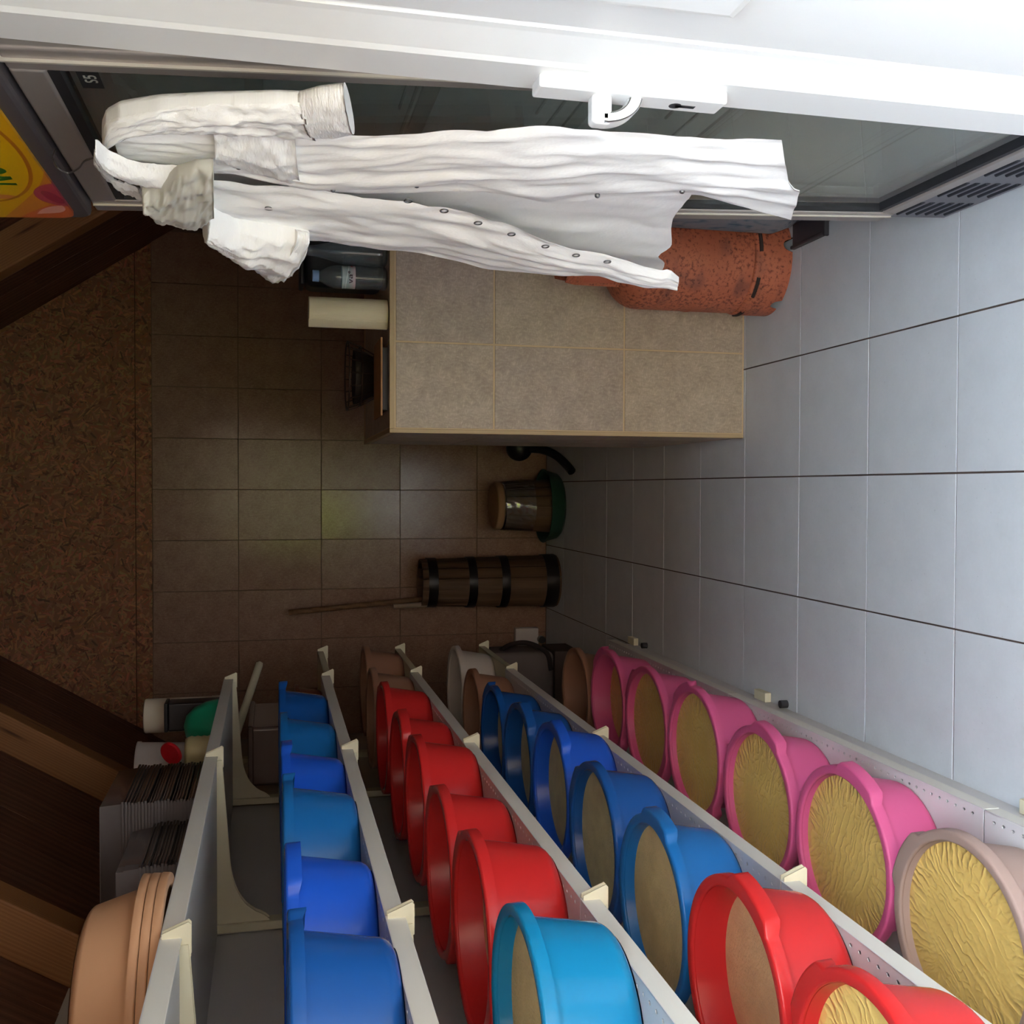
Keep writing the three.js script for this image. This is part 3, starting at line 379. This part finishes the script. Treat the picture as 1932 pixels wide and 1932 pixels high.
// ------------------------------------------------------------------ gas cylinders
const rustTex = (r, g, b, k) => tex(512, 512, (u, v) => { const n = fbm(u * 5, v * 5, k), s = fbm(u * 44, v * 44, k + 5, 4), d = sstep(-0.05, 0.55, s + 0.45 * n + 0.25 * noise.noise(u * 110, v * 110, k)), sc = sstep(0.02, 0.5, fbm(u * 4 + 3, v * 7, k + 9, 5)); let R = r + 0.10 * n, G = g + 0.08 * n, B = b + 0.06 * n; R -= 0.30 * d; G -= 0.20 * d; B -= 0.14 * d; R -= 0.20 * sc; G -= 0.09 * sc; B -= 0.03 * sc; return [R, G, B]; });
{
  const t = thing('gas_cylinder', 'rusty orange gas cylinder standing in front of the tiled counter', 'gas cylinder', [0.657, 0, -2.768]);
  t.rotation.y = 0.5;
  const paint = mat({ map: rustTex(0.74, 0.42, 0.31, 2), roughness: 0.62, side: THREE.DoubleSide });
  const R = 0.142, p = [[0.0, 0.045], [0.08, 0.048], [0.12, 0.060], [R - 0.006, 0.085], [R, 0.11], [R, 0.235], [R + 0.002, 0.245], [R + 0.002, 0.252], [R, 0.262], [R, 0.40]]; for (let i = 1; i <= 8; i++) { const a = i / 8 * 1.35; p.push([R - 0.085 + 0.085 * Math.cos(a), 0.40 + 0.085 * Math.sin(a)]); } p.push([0.0, 0.492]);
  part('body', cylUV(lathe(p, 64), 2, 2.2), paint, t);
  // foot ring with slots
  { const P = [], I = [], S = 280; for (let i = 0; i <= S; i++) { const a = i / S * Math.PI * 2, q = ((a * 5 / (Math.PI * 2)) % 1), cut = Math.abs(q - 0.5) < 0.10 ? 0.026 * Math.sqrt(1 - ((q - 0.5) / 0.10) ** 2) : 0; for (const [r, y] of [[R - 0.001, 0.115], [R + 0.004, 0.10], [R + 0.004, cut], [R + 0.001, cut], [R - 0.003, 0.10]]) P.push(r * Math.cos(a), y, r * Math.sin(a)); } for (let i = 0; i < S; i++) for (let k = 0; k < 5; k++) { const k2 = (k + 1) % 5; I.push(i * 5 + k, i * 5 + k2, i * 5 + 5 + k, i * 5 + 5 + k, i * 5 + k2, i * 5 + 5 + k2); } const g = new THREE.BufferGeometry(); g.setAttribute('position', new THREE.Float32BufferAttribute(P, 3)); g.setAttribute('uv', new THREE.Float32BufferAttribute(P.flatMap((v, i) => i % 3 === 0 ? [Math.atan2(P[i + 2], v) / 6.283 * 2, P[i + 1] * 2] : []), 2)); g.setIndex(I); g.computeVertexNormals(); part('foot_ring', g, paint, t); }
  for (let i = 0; i < 7; i++) { const a = (i + 0.05) / 7 * Math.PI * 2, pts = []; for (let k = 0; k <= 6; k++) { const b = a + (k / 6 - 0.5) * 0.42; pts.push(V((R + 0.0036) * Math.cos(b), 0.094, (R + 0.0036) * Math.sin(b))); } part('slot', tube(pts, 0.006, 10, 6), mat({ color: col(52, 40, 38), roughness: 0.9 }), t); }
  // guard collar round the valve, open at the back
  { const F = [], B = [], S = 48, rc = 0.098; for (let i = 0; i <= S; i++) { const a = 0.5 + i / S * (Math.PI * 2 - 1.3); const f = [], b = []; for (const y of [0.468, 0.49, 0.585, 0.60, 0.628]) { const w = y > 0.61 ? -0.006 : y > 0.58 ? 0 : 0; f.push(V((rc + w) * Math.cos(a), y, (rc + w) * Math.sin(a))); b.push(V((rc - 0.004 + w) * Math.cos(a), y, (rc - 0.004 + w) * Math.sin(a))); } F.push(f); B.push(b); } const m = part('guard_collar', skin(F, B), paint, t); m.rotation.y = 2.2;
    const c = document.createElement('canvas'); c.width = 256; c.height = 128; const x = c.getContext('2d'); x.fillStyle = '#b8624a'; x.fillRect(0, 0, 256, 128); x.strokeStyle = x.fillStyle = '#6d2f27'; x.lineWidth = 5; x.beginPath(); x.moveTo(60, 100); x.lineTo(115, 24); x.lineTo(170, 100); x.closePath(); x.stroke(); x.font = 'bold 40px sans-serif'; x.fillText('og', 92, 96); const tx = new THREE.CanvasTexture(c); tx.colorSpace = THREE.SRGBColorSpace;
    const g = new THREE.CylinderGeometry(rc + 0.0008, rc + 0.0008, 0.085, 24, 1, true, 0, 1.5); g.translate(0, 0.538, 0); const mk = part('collar_marking', g, mat({ map: tx, roughness: 0.65 }), t, 'triangle and letters painted on the collar'); mk.rotation.y = -1.55; }
  part('valve', mergeGeometries([cyl(V(0, 0.485, 0), V(0, 0.55, 0), 0.016), cyl(V(0, 0.535, 0), V(0.04, 0.535, 0), 0.009)]), mat({ color: col(150, 120, 70), roughness: 0.4, metalness: 0.8 }), t);
  const u = thing('gas_cylinder', 'grey gas cylinder half hidden behind the fridge', 'gas cylinder', [0.832, 0.0085, -2.535]);
  const gp = mat({ map: rustTex(0.50, 0.51, 0.53, 12), roughness: 0.55 }); part('body', lathe([[0, 0.03], [0.09, 0.03], [0.125, 0.05], [0.14, 0.09], [0.14, 0.40], [0.115, 0.46], [0.05, 0.49], [0, 0.49]], 48), gp, u); part('guard_collar', lathe([[0.09, 0.47], [0.094, 0.47], [0.094, 0.60], [0.09, 0.60], [0.09, 0.47]], 32), gp, u); part('foot_ring', lathe([[0.088, 0.0], [0.096, 0.0], [0.126, 0.06], [0.118, 0.06], [0.088, 0.0]], 40), mat({ color: col(40, 42, 46), roughness: 0.6 }), u);
  const b = thing('drip_tray', 'black plastic tray on the floor under the grey cylinder', 'tray', [0.83, 0, -2.535]);
  part('base', rbox(-0.153, 0.155, 0.0, 0.008, -0.075, 0.098, 0.003), darkPlastic, b); part('edge', mergeGeometries([rbox(-0.163, -0.153, 0.0, 0.015, -0.075, 0.10, 0.003), rbox(-0.166, 0.16, 0.0, 0.014, 0.098, 0.107, 0.003)]), darkPlastic, b);
}

// ------------------------------------------------------------------ things on the counter
{
  const y = CH;
  const w = thing('water_bottle', 'small clear water bottle with pale blue cap and label', 'bottle', [0.606, y, -2.985]);
  const pet = mat({ color: col(226, 236, 240), roughness: 0.06, transmission: 0.92, thickness: 0, ior: 1.45, side: THREE.DoubleSide });
  const pr = [[0.0, 0.002], [0.026, 0.0], [0.033, 0.006]]; for (let i = 0; i <= 10; i++) pr.push([0.0335 - 0.0012 * (i % 2), 0.012 + i * 0.007]); pr.push([0.0325, 0.088], [0.0315, 0.092], [0.0315, 0.130], [0.033, 0.134], [0.033, 0.142], [0.0325, 0.15], [0.027, 0.170], [0.017, 0.187], [0.0135, 0.194], [0.0135, 0.202]);
  part('shell', lathe(pr, 40), pet, w); part('cap', mergeGeometries([lathe([[0, 0.2125], [0.0155, 0.2125], [0.0165, 0.211], [0.0165, 0.194], [0.0135, 0.194]], 28)]), mat({ color: col(120, 150, 190), roughness: 0.45 }), w, 'pale blue screw cap');
  const c = document.createElement('canvas'); c.width = 512; c.height = 128; const x = c.getContext('2d'); const gr = x.createLinearGradient(0, 0, 0, 128); gr.addColorStop(0, '#c3d2d2'); gr.addColorStop(0.45, '#9eb3b4'); gr.addColorStop(1, '#d3b9bb'); x.fillStyle = gr; x.fillRect(0, 0, 512, 128); x.strokeStyle = '#dfe8e6'; x.lineWidth = 9; x.beginPath(); x.moveTo(0, 60); x.quadraticCurveTo(120, 10, 260, 50); x.quadraticCurveTo(400, 90, 512, 40); x.stroke(); x.fillStyle = '#3a1d2a'; x.font = 'bold 62px sans-serif'; x.fillText('va°', 196, 100); x.fillStyle = '#c03040'; x.fillRect(334, 84, 28, 20); const tx = new THREE.CanvasTexture(c); tx.colorSpace = THREE.SRGBColorSpace;
  const lg = new THREE.CylinderGeometry(0.0322, 0.0322, 0.037, 40, 1, true); lg.rotateY(Math.PI); lg.translate(0, 0.111, 0); part('label', lg, mat({ map: tx, roughness: 0.5, side: THREE.DoubleSide }), w, 'pale paper label with dark letters');
  const o = thing('plastic_bottle', 'tall clear tapering bottle with red cap beside the water bottle', 'bottle', [0.678, y, -2.99]);
  part('shell', lathe([[0, 0.002], [0.028, 0], [0.036, 0.006], [0.038, 0.03], [0.037, 0.04], [0.037, 0.12], [0.033, 0.14], [0.024, 0.17], [0.017, 0.20], [0.0145, 0.228], [0.0145, 0.24]], 40), pet, o); part('cap', lathe([[0, 0.255], [0.014, 0.255], [0.0165, 0.252], [0.0165, 0.230], [0.0145, 0.230]], 28), mat({ color: col(190, 30, 48), roughness: 0.45 }), o, 'red screw cap');
  const k = thing('black_canister', 'black rounded canister behind the two bottles', 'canister', [0.655, y, -3.125]);
  part('body', rbox(-0.062, 0.09, 0.0, 0.232, -0.06, 0.06, 0.026, 4), mat({ color: col(24, 25, 32), roughness: 0.45 }), k); part('lid', rbox(-0.058, 0.086, 0.232, 0.246, -0.056, 0.056, 0.006, 2), mat({ color: col(20, 20, 26), roughness: 0.5 }), k);
  const p = thing('paper_roll', 'cream paper towel roll standing on the counter', 'paper roll', [0.503, y, -2.985]);
  const cream = mat({ color: col(226, 212, 182), roughness: 0.9, bumpMap: tex(128, 128, (u, v) => { const h = 0.5 + 0.5 * Math.sin(u * 250) * Math.sin(v * 160); return [h, h, h]; }, false), bumpScale: 0.0006 });
  part('paper', lathe([[0.019, 0], [0.042, 0], [0.043, 0.003], [0.043, 0.221], [0.042, 0.224], [0.019, 0.224], [0.019, 0.0]], 48), cream, p); part('loose_sheet', (() => { const F = [], B = []; for (let i = 0; i <= 10; i++) { const a = 2.2 + i / 10 * 0.55, r = 0.0438 + 0.004 * (i / 10) ** 2; F.push([0.002, 0.1, 0.2235].map(q => V(r * Math.cos(a), q, r * Math.sin(a)))); B.push([0.002, 0.1, 0.2235].map(q => V((r - 0.0006) * Math.cos(a), q, (r - 0.0006) * Math.sin(a)))); } return skin(F, B); })(), cream, p); part('core_tube', lathe([[0.0165, 0.001], [0.0188, 0.001], [0.0188, 0.223], [0.0165, 0.223], [0.0165, 0.001]], 24), mat({ color: col(150, 120, 86), roughness: 0.9 }), p);
  const d = thing('cutting_board', 'thin wooden board propped on dark feet on the counter', 'board', [0.321, y, -3.045]);
  part('board', rbox(-0.112, 0.112, 0.017, 0.0225, -0.10, 0.10, 0.0015, 1), mat({ map: wood(7, 0.66, 0.48, 0.32, 0.08, []), roughness: 0.6 }), d); part('stand', rbox(-0.095, 0.085, 0.0, 0.017, -0.085, 0.088, 0.002, 1), mat({ color: col(58, 54, 62), roughness: 0.6 }), d, 'dark stand under the board');
  const bk = thing('wire_basket', 'dark round wire basket standing behind the wooden board', 'basket', [0.36, y, -3.32]);
  const wm = mat({ color: col(66, 48, 42), roughness: 0.5, metalness: 0.4 });
  const g = []; for (const [yy, r] of [[0.004, 0.07], [0.05, 0.095], [0.09, 0.11]]) { const q = new THREE.TorusGeometry(r, 0.0028, 6, 40); q.rotateX(Math.PI / 2); q.translate(0, yy, 0); g.push(q); } for (let i = 0; i < 16; i++) { const a = i / 16 * Math.PI * 2; g.push(tube([V(0.07 * Math.cos(a), 0.004, 0.07 * Math.sin(a)), V(0.095 * Math.cos(a), 0.05, 0.095 * Math.sin(a)), V(0.11 * Math.cos(a), 0.09, 0.11 * Math.sin(a))], 0.002, 6, 5)); } part('wire', mergeGeometries(g), wm, bk); part('bowl', lathe([[0, 0.006], [0.06, 0.006], [0.085, 0.05], [0.09, 0.07], [0.086, 0.07], [0.058, 0.010], [0, 0.010]], 40), mat({ color: col(44, 34, 32), roughness: 0.6 }), bk);
}

// ------------------------------------------------------------------ wooden churn, stump bucket and the rest by the back wall
{
  const oak = [31, 32, 33].map(k => mat({ map: wood(k, 0.37, 0.27, 0.19, 0.15, []), roughness: 0.7 })), iron = mat({ color: col(38, 34, 36), roughness: 0.38, metalness: 0.6 });
  const t = thing('butter_churn', 'tall wooden stave churn with dark iron hoops', 'churn', [-0.468, 0, -5.055]);
  const n = 14, Hc = 0.70; for (let i = 0; i < n; i++) { const a0 = i / n * Math.PI * 2 + 0.012, a1 = (i + 1) / n * Math.PI * 2 - 0.012, F = [], B = []; for (const y of [0.004, 0.35, Hc]) { const r = 0.132 - 0.014 * y / Hc, f = [], b = []; for (let k = 0; k <= 2; k++) { const a = a0 + (a1 - a0) * k / 2; f.push(V(r * Math.cos(a), y, r * Math.sin(a))); b.push(V((r - 0.014) * Math.cos(a), y, (r - 0.014) * Math.sin(a))); } F.push(f); B.push(b); } part('stave', skin(F, B), oak[i % 3], t); }
  for (const [y, h] of [[0.015, 0.065], [0.265, 0.042], [0.430, 0.042], [0.625, 0.046]]) { const r = v => 0.1335 - 0.014 * v / Hc; part('hoop', lathe([[r(y), y], [r(y) + 0.0035, y], [r(y + h) + 0.0035, y + h], [r(y + h), y + h], [r(y), y]], 48), iron, t); }
  part('bottom', lathe([[0, 0.02], [0.118, 0.02], [0.118, 0.035], [0, 0.035]], 32), oak[0], t);
  const d = thing('churn_dasher', 'long wooden stick standing in the churn', 'stick', [0, 0, 0]); part('stick', cyl(V(-0.500, 0.05, -5.07), V(-0.608, 1.338, -5.115), 0.0135), mat({ map: wood(9, 0.45, 0.32, 0.21, 0.1, []), roughness: 0.7 }), d); part('plunger', cyl(V(-0.4985, 0.036, -5.069), V(-0.500, 0.052, -5.07), 0.03, 0.03, 24), oak[1], d);
  const s = thing('wooden_paddle', 'short pale stick standing in the churn', 'stick', [0, 0, 0]); part('stick', cyl(V(-0.545, 0.04, -5.02), V(-0.580, 0.835, -5.025), 0.0125), mat({ color: col(150, 128, 110), roughness: 0.7 }), s);
  // bucket wrapped in film, in a green basin
  const gb = thing('green_basin', 'shallow dark green basin on the floor by the back wall', 'basin', [-0.085, 0, -5.015]); part('bowl', lathe([[0, 0.0], [0.15, 0.0], [0.165, 0.015], [0.182, 0.075], [0.188, 0.078], [0.186, 0.082], [0.178, 0.078], [0.160, 0.018], [0.148, 0.006], [0, 0.006]], 48), mat({ color: col(34, 66, 52), roughness: 0.4, side: THREE.DoubleSide }), gb);
  const bu = thing('wooden_bucket', 'dark wooden bucket wrapped in clear film inside the green basin', 'bucket', [-0.085, 0.0065, -5.015]);
  for (let i = 0; i < 16; i++) { const a0 = i / 16 * Math.PI * 2 + 0.01, a1 = (i + 1) / 16 * Math.PI * 2 - 0.01, F = [], B = []; for (const y of [0, 0.14, 0.285]) { const r = 0.138 - 0.022 * y / 0.285, f = [], b = []; for (let k = 0; k <= 2; k++) { const a = a0 + (a1 - a0) * k / 2; f.push(V(r * Math.cos(a), y, r * Math.sin(a))); b.push(V((r - 0.012) * Math.cos(a), y, (r - 0.012) * Math.sin(a))); } F.push(f); B.push(b); } part('stave', skin(F, B), oak[(i + 1) % 3], bu); }
  { const P = []; const F = [], B = []; for (let i = 0; i <= 72; i++) { const a = i / 72 * Math.PI * 2, f = [], b = []; for (let k = 0; k <= 10; k++) { const y = 0.14 + k / 10 * 0.155, r = 0.138 - 0.022 * y / 0.285 + 0.003 + 0.016 * Math.abs(fbm(Math.cos(a) * 7, Math.sin(a) * 7 + y * 40, 8, 3)) * (i === 72 || i === 0 ? 1 : 1); f.push(V(r * Math.cos(a), y, r * Math.sin(a))); b.push(V((r - 0.0006) * Math.cos(a), y, (r - 0.0006) * Math.sin(a))); } F.push(f); B.push(b); } part('plastic_film', skin(F, B), mat({ color: col(245, 245, 245), roughness: 0.08, transmission: 0.96, thickness: 0, side: THREE.DoubleSide }), bu, 'crumpled clear film'); }
  part('lid', lathe([[0, 0.292], [0.116, 0.292], [0.119, 0.300], [0.119, 0.322], [0.112, 0.332], [0, 0.334]], 40), mat({ map: wood(12, 0.62, 0.48, 0.36, 0.07, []), roughness: 0.8 }), bu, 'pale round wooden lid');
  const hose = thing('rubber_hose', 'black hose with a round fitting beside the tiled counter', 'hose', [0, 0, 0]); const blk = mat({ color: col(22, 23, 28), roughness: 0.42 });
  part('fitting', (() => { const g = new THREE.SphereGeometry(0.062, 24, 16); g.scale(1, 1.05, 1); g.translate(0.20, 0.225, -4.93); return g; })(), blk, hose); part('tube', tube([V(0.20, 0.215, -4.93), V(0.195, 0.13, -4.87), V(0.165, 0.075, -4.80), V(0.115, 0.035, -4.74), V(0.085, 0.022, -4.70)], 0.021, 30, 10), blk, hose);
  // grey bag, wall socket
  const bag = thing('grey_bag', 'grey bag with a dark carrying strap at the end of the shelving', 'bag', [-0.87, 0.122, -4.75]); part('body', rbox(-0.16, 0.105, 0, 0.32, -0.12, 0.12, 0.03, 3), mat({ color: col(120, 110, 108), roughness: 0.8 }), bag); part('strap', tube([V(0.105, 0.24, 0.03), V(0.135, 0.20, 0.06), V(0.142, 0.12, 0.07), V(0.10, 0.04, 0.124), V(0.02, 0.02, 0.128)], 0.012, 24, 8), mat({ color: col(40, 32, 32), roughness: 0.8 }), bag, 'dark carrying strap');
  part('stool', boxMM(-0.16, 0.105, -0.122, -0.001, -0.12, 0.12), mat({ color: col(90, 76, 70), roughness: 0.8 }), bag);
  const so = thing('socket_box', 'white socket box low on the back wall by the shelving', 'socket', [-0.79, 0.10, ZB + 0.028]); part('box', rbox(-0.07, 0.06, -0.05, 0.075, -0.024, 0.02, 0.006), mat({ color: col(208, 200, 194), roughness: 0.5 }), so); part('plug', cyl(V(0.0, -0.06, 0.021), V(0.0, -0.06, 0.055), 0.019), blk, so, 'black plug');
}

// ------------------------------------------------------------------ things on the top shelf
{
  const y = LV.top[0];
  const up = (dy, label, x = -0.872, z = -1.80) => { const b = basin(x, y + dy + 0.158 * 0.66, z, 1.0, C.peach, label, 'upturned peach basins stacked on the top shelf', null, 0, false, 1.15); b.scale.y = 0.66; b.rotation.set(Math.PI, 0.4, 0); return b; };
  up(0.0005, 'lowest of the upturned peach basins stacked on the top shelf'); up(0.0158, 'middle one of the upturned peach basins stacked on the top shelf'); up(0.0311, 'uppermost of the upturned peach basins stacked on the top shelf');
  const clear = mat({ color: col(132, 124, 124), roughness: 0.2, transmission: 0.4, thickness: 0, side: THREE.DoubleSide });
  const tray = (w, d, h) => { const r0 = 0.012, F = [], B = []; const rect = (a, b, yy) => { const o = []; const q = [[a, b], [-a, b], [-a, -b], [a, -b], [a, b]]; for (const [xx, zz] of q) o.push(V(xx, yy, zz)); return o; }; return skin([rect(w / 2, d / 2, 0), rect(w / 2, d / 2, h * 0.10), rect(w / 2 - 0.007, d / 2 - 0.007, h * 0.12), rect(w / 2 - r0, d / 2 - r0, h)], [rect(w / 2 - 0.001, d / 2 - 0.001, 0), rect(w / 2 - 0.001, d / 2 - 0.001, h * 0.10), rect(w / 2 - 0.008, d / 2 - 0.008, h * 0.12), rect(w / 2 - r0 - 0.001, d / 2 - r0 - 0.001, h)]); };
  const st = thing('tray_stack', 'tall stack of nested clear plastic trays on the top shelf', 'tray stack', [-0.895, y, -2.72]);
  const tg = tray(0.30, 0.34, 0.055), lid = rbox(-0.138, 0.138, 0.053, 0.056, -0.158, 0.158, 0.001, 1); for (let i = 0; i < 24; i++) { const m = part('tray', tg, clear, st); m.position.set(rr(-0.003, 0.003), 0.001 + i * 0.0074, rr(-0.003, 0.003)); } const tl = part('tray_top', lid, clear, st); tl.position.y = 23 * 0.0074 + 0.001;
  const s2 = thing('tray_stack', 'low stack of clear plastic lids between the trays and the upturned basins', 'lid stack', [-0.885, y, -2.31]);
  const tg2 = tray(0.24, 0.28, 0.05); for (let i = 0; i < 13; i++) { const m = part('lid', tg2, clear, s2); m.position.set(rr(-0.003, 0.003), 0.001 + i * 0.0072, rr(-0.003, 0.003)); }
  const wj = mat({ color: col(222, 210, 190), roughness: 0.6 });
  const roll = thing('white_jar', 'tall white round jar at the back-wall end of the top shelf', 'jar', [-0.806, y, -3.80]); part('body', lathe([[0, 0.0], [0.058, 0], [0.060, 0.004], [0.060, 0.262], [0.057, 0.266], [0, 0.266]], 40), wj, roll); part('foot_band', lathe([[0.0602, 0.004], [0.0622, 0.004], [0.0622, 0.038], [0.0602, 0.038]], 40), wj, roll);
  const pail = thing('white_pail', 'white plastic pail behind the red lid on the top shelf', 'pail', [-0.945, y, -3.60]); part('body', lathe([[0, 0], [0.074, 0], [0.078, 0.006], [0.092, 0.255], [0.095, 0.257], [0.095, 0.268], [0.088, 0.268], [0, 0.262]], 40), mat({ color: col(206, 196, 192), roughness: 0.5 }), pail);
  const tin = thing('black_tin', 'black tin between the white jar and the green bowl', 'tin', [-0.775, y, -3.660]); part('body', rbox(-0.05, 0.045, 0, 0.172, -0.045, 0.04, 0.006), mat({ color: col(30, 24, 28), roughness: 0.4 }), tin); part('lid', rbox(-0.052, 0.047, 0.172, 0.184, -0.047, 0.042, 0.004), mat({ color: col(24, 20, 24), roughness: 0.4 }), tin);
  const gr = thing('green_bowl', 'upturned green bowl in front of the black tin', 'bowl', [-0.785, y, -3.51]); part('body', lathe([[0.082, 0.0], [0.085, 0.003], [0.079, 0.04], [0.062, 0.078], [0.034, 0.104], [0, 0.112]], 40), mat({ color: col(34, 150, 112), roughness: 0.4, side: THREE.DoubleSide }), gr);
  const rl = thing('red_lid', 'round red lid leaning against the white pail', 'lid', [-0.80, y + 0.122, -3.235]); part('disc', (() => { const g = lathe([[0, 0.0], [0.033, 0], [0.036, 0.003], [0.036, 0.011], [0.033, 0.013], [0, 0.010]], 36); g.rotateX(0.9); g.rotateZ(0.5); return g; })(), mat({ color: col(196, 28, 40), roughness: 0.4 }), rl);
  const jar = thing('ribbed_jar', 'pale ribbed jar under the red lid', 'jar', [-0.80, y, -3.235]); const jp = [[0, 0], [0.044, 0]]; for (let i = 0; i < 9; i++) jp.push([i % 2 ? 0.046 : 0.0435, 0.004 + i * 0.009]); jp.push([0.038, 0.085], [0, 0.086]); part('body', lathe(jp, 32), mat({ color: col(196, 184, 140), roughness: 0.5 }), jar);
  const bin = thing('storage_bin', 'smoky plastic storage bin at the dark end of the uppermost basin shelf', 'bin', [-1.0, LV.a[0] - 0.0115, -4.18]); part('body', rbox(-0.12, 0.10, 0, 0.275, -0.22, 0.24, 0.012, 2), mat({ color: col(112, 92, 86), roughness: 0.22 }), bin); part('rim', rbox(-0.128, 0.108, 0.258, 0.278, -0.228, 0.248, 0.006, 1), mat({ color: col(112, 92, 86), roughness: 0.22 }), bin);
}
put(scene);
renderer.render(scene, camera);
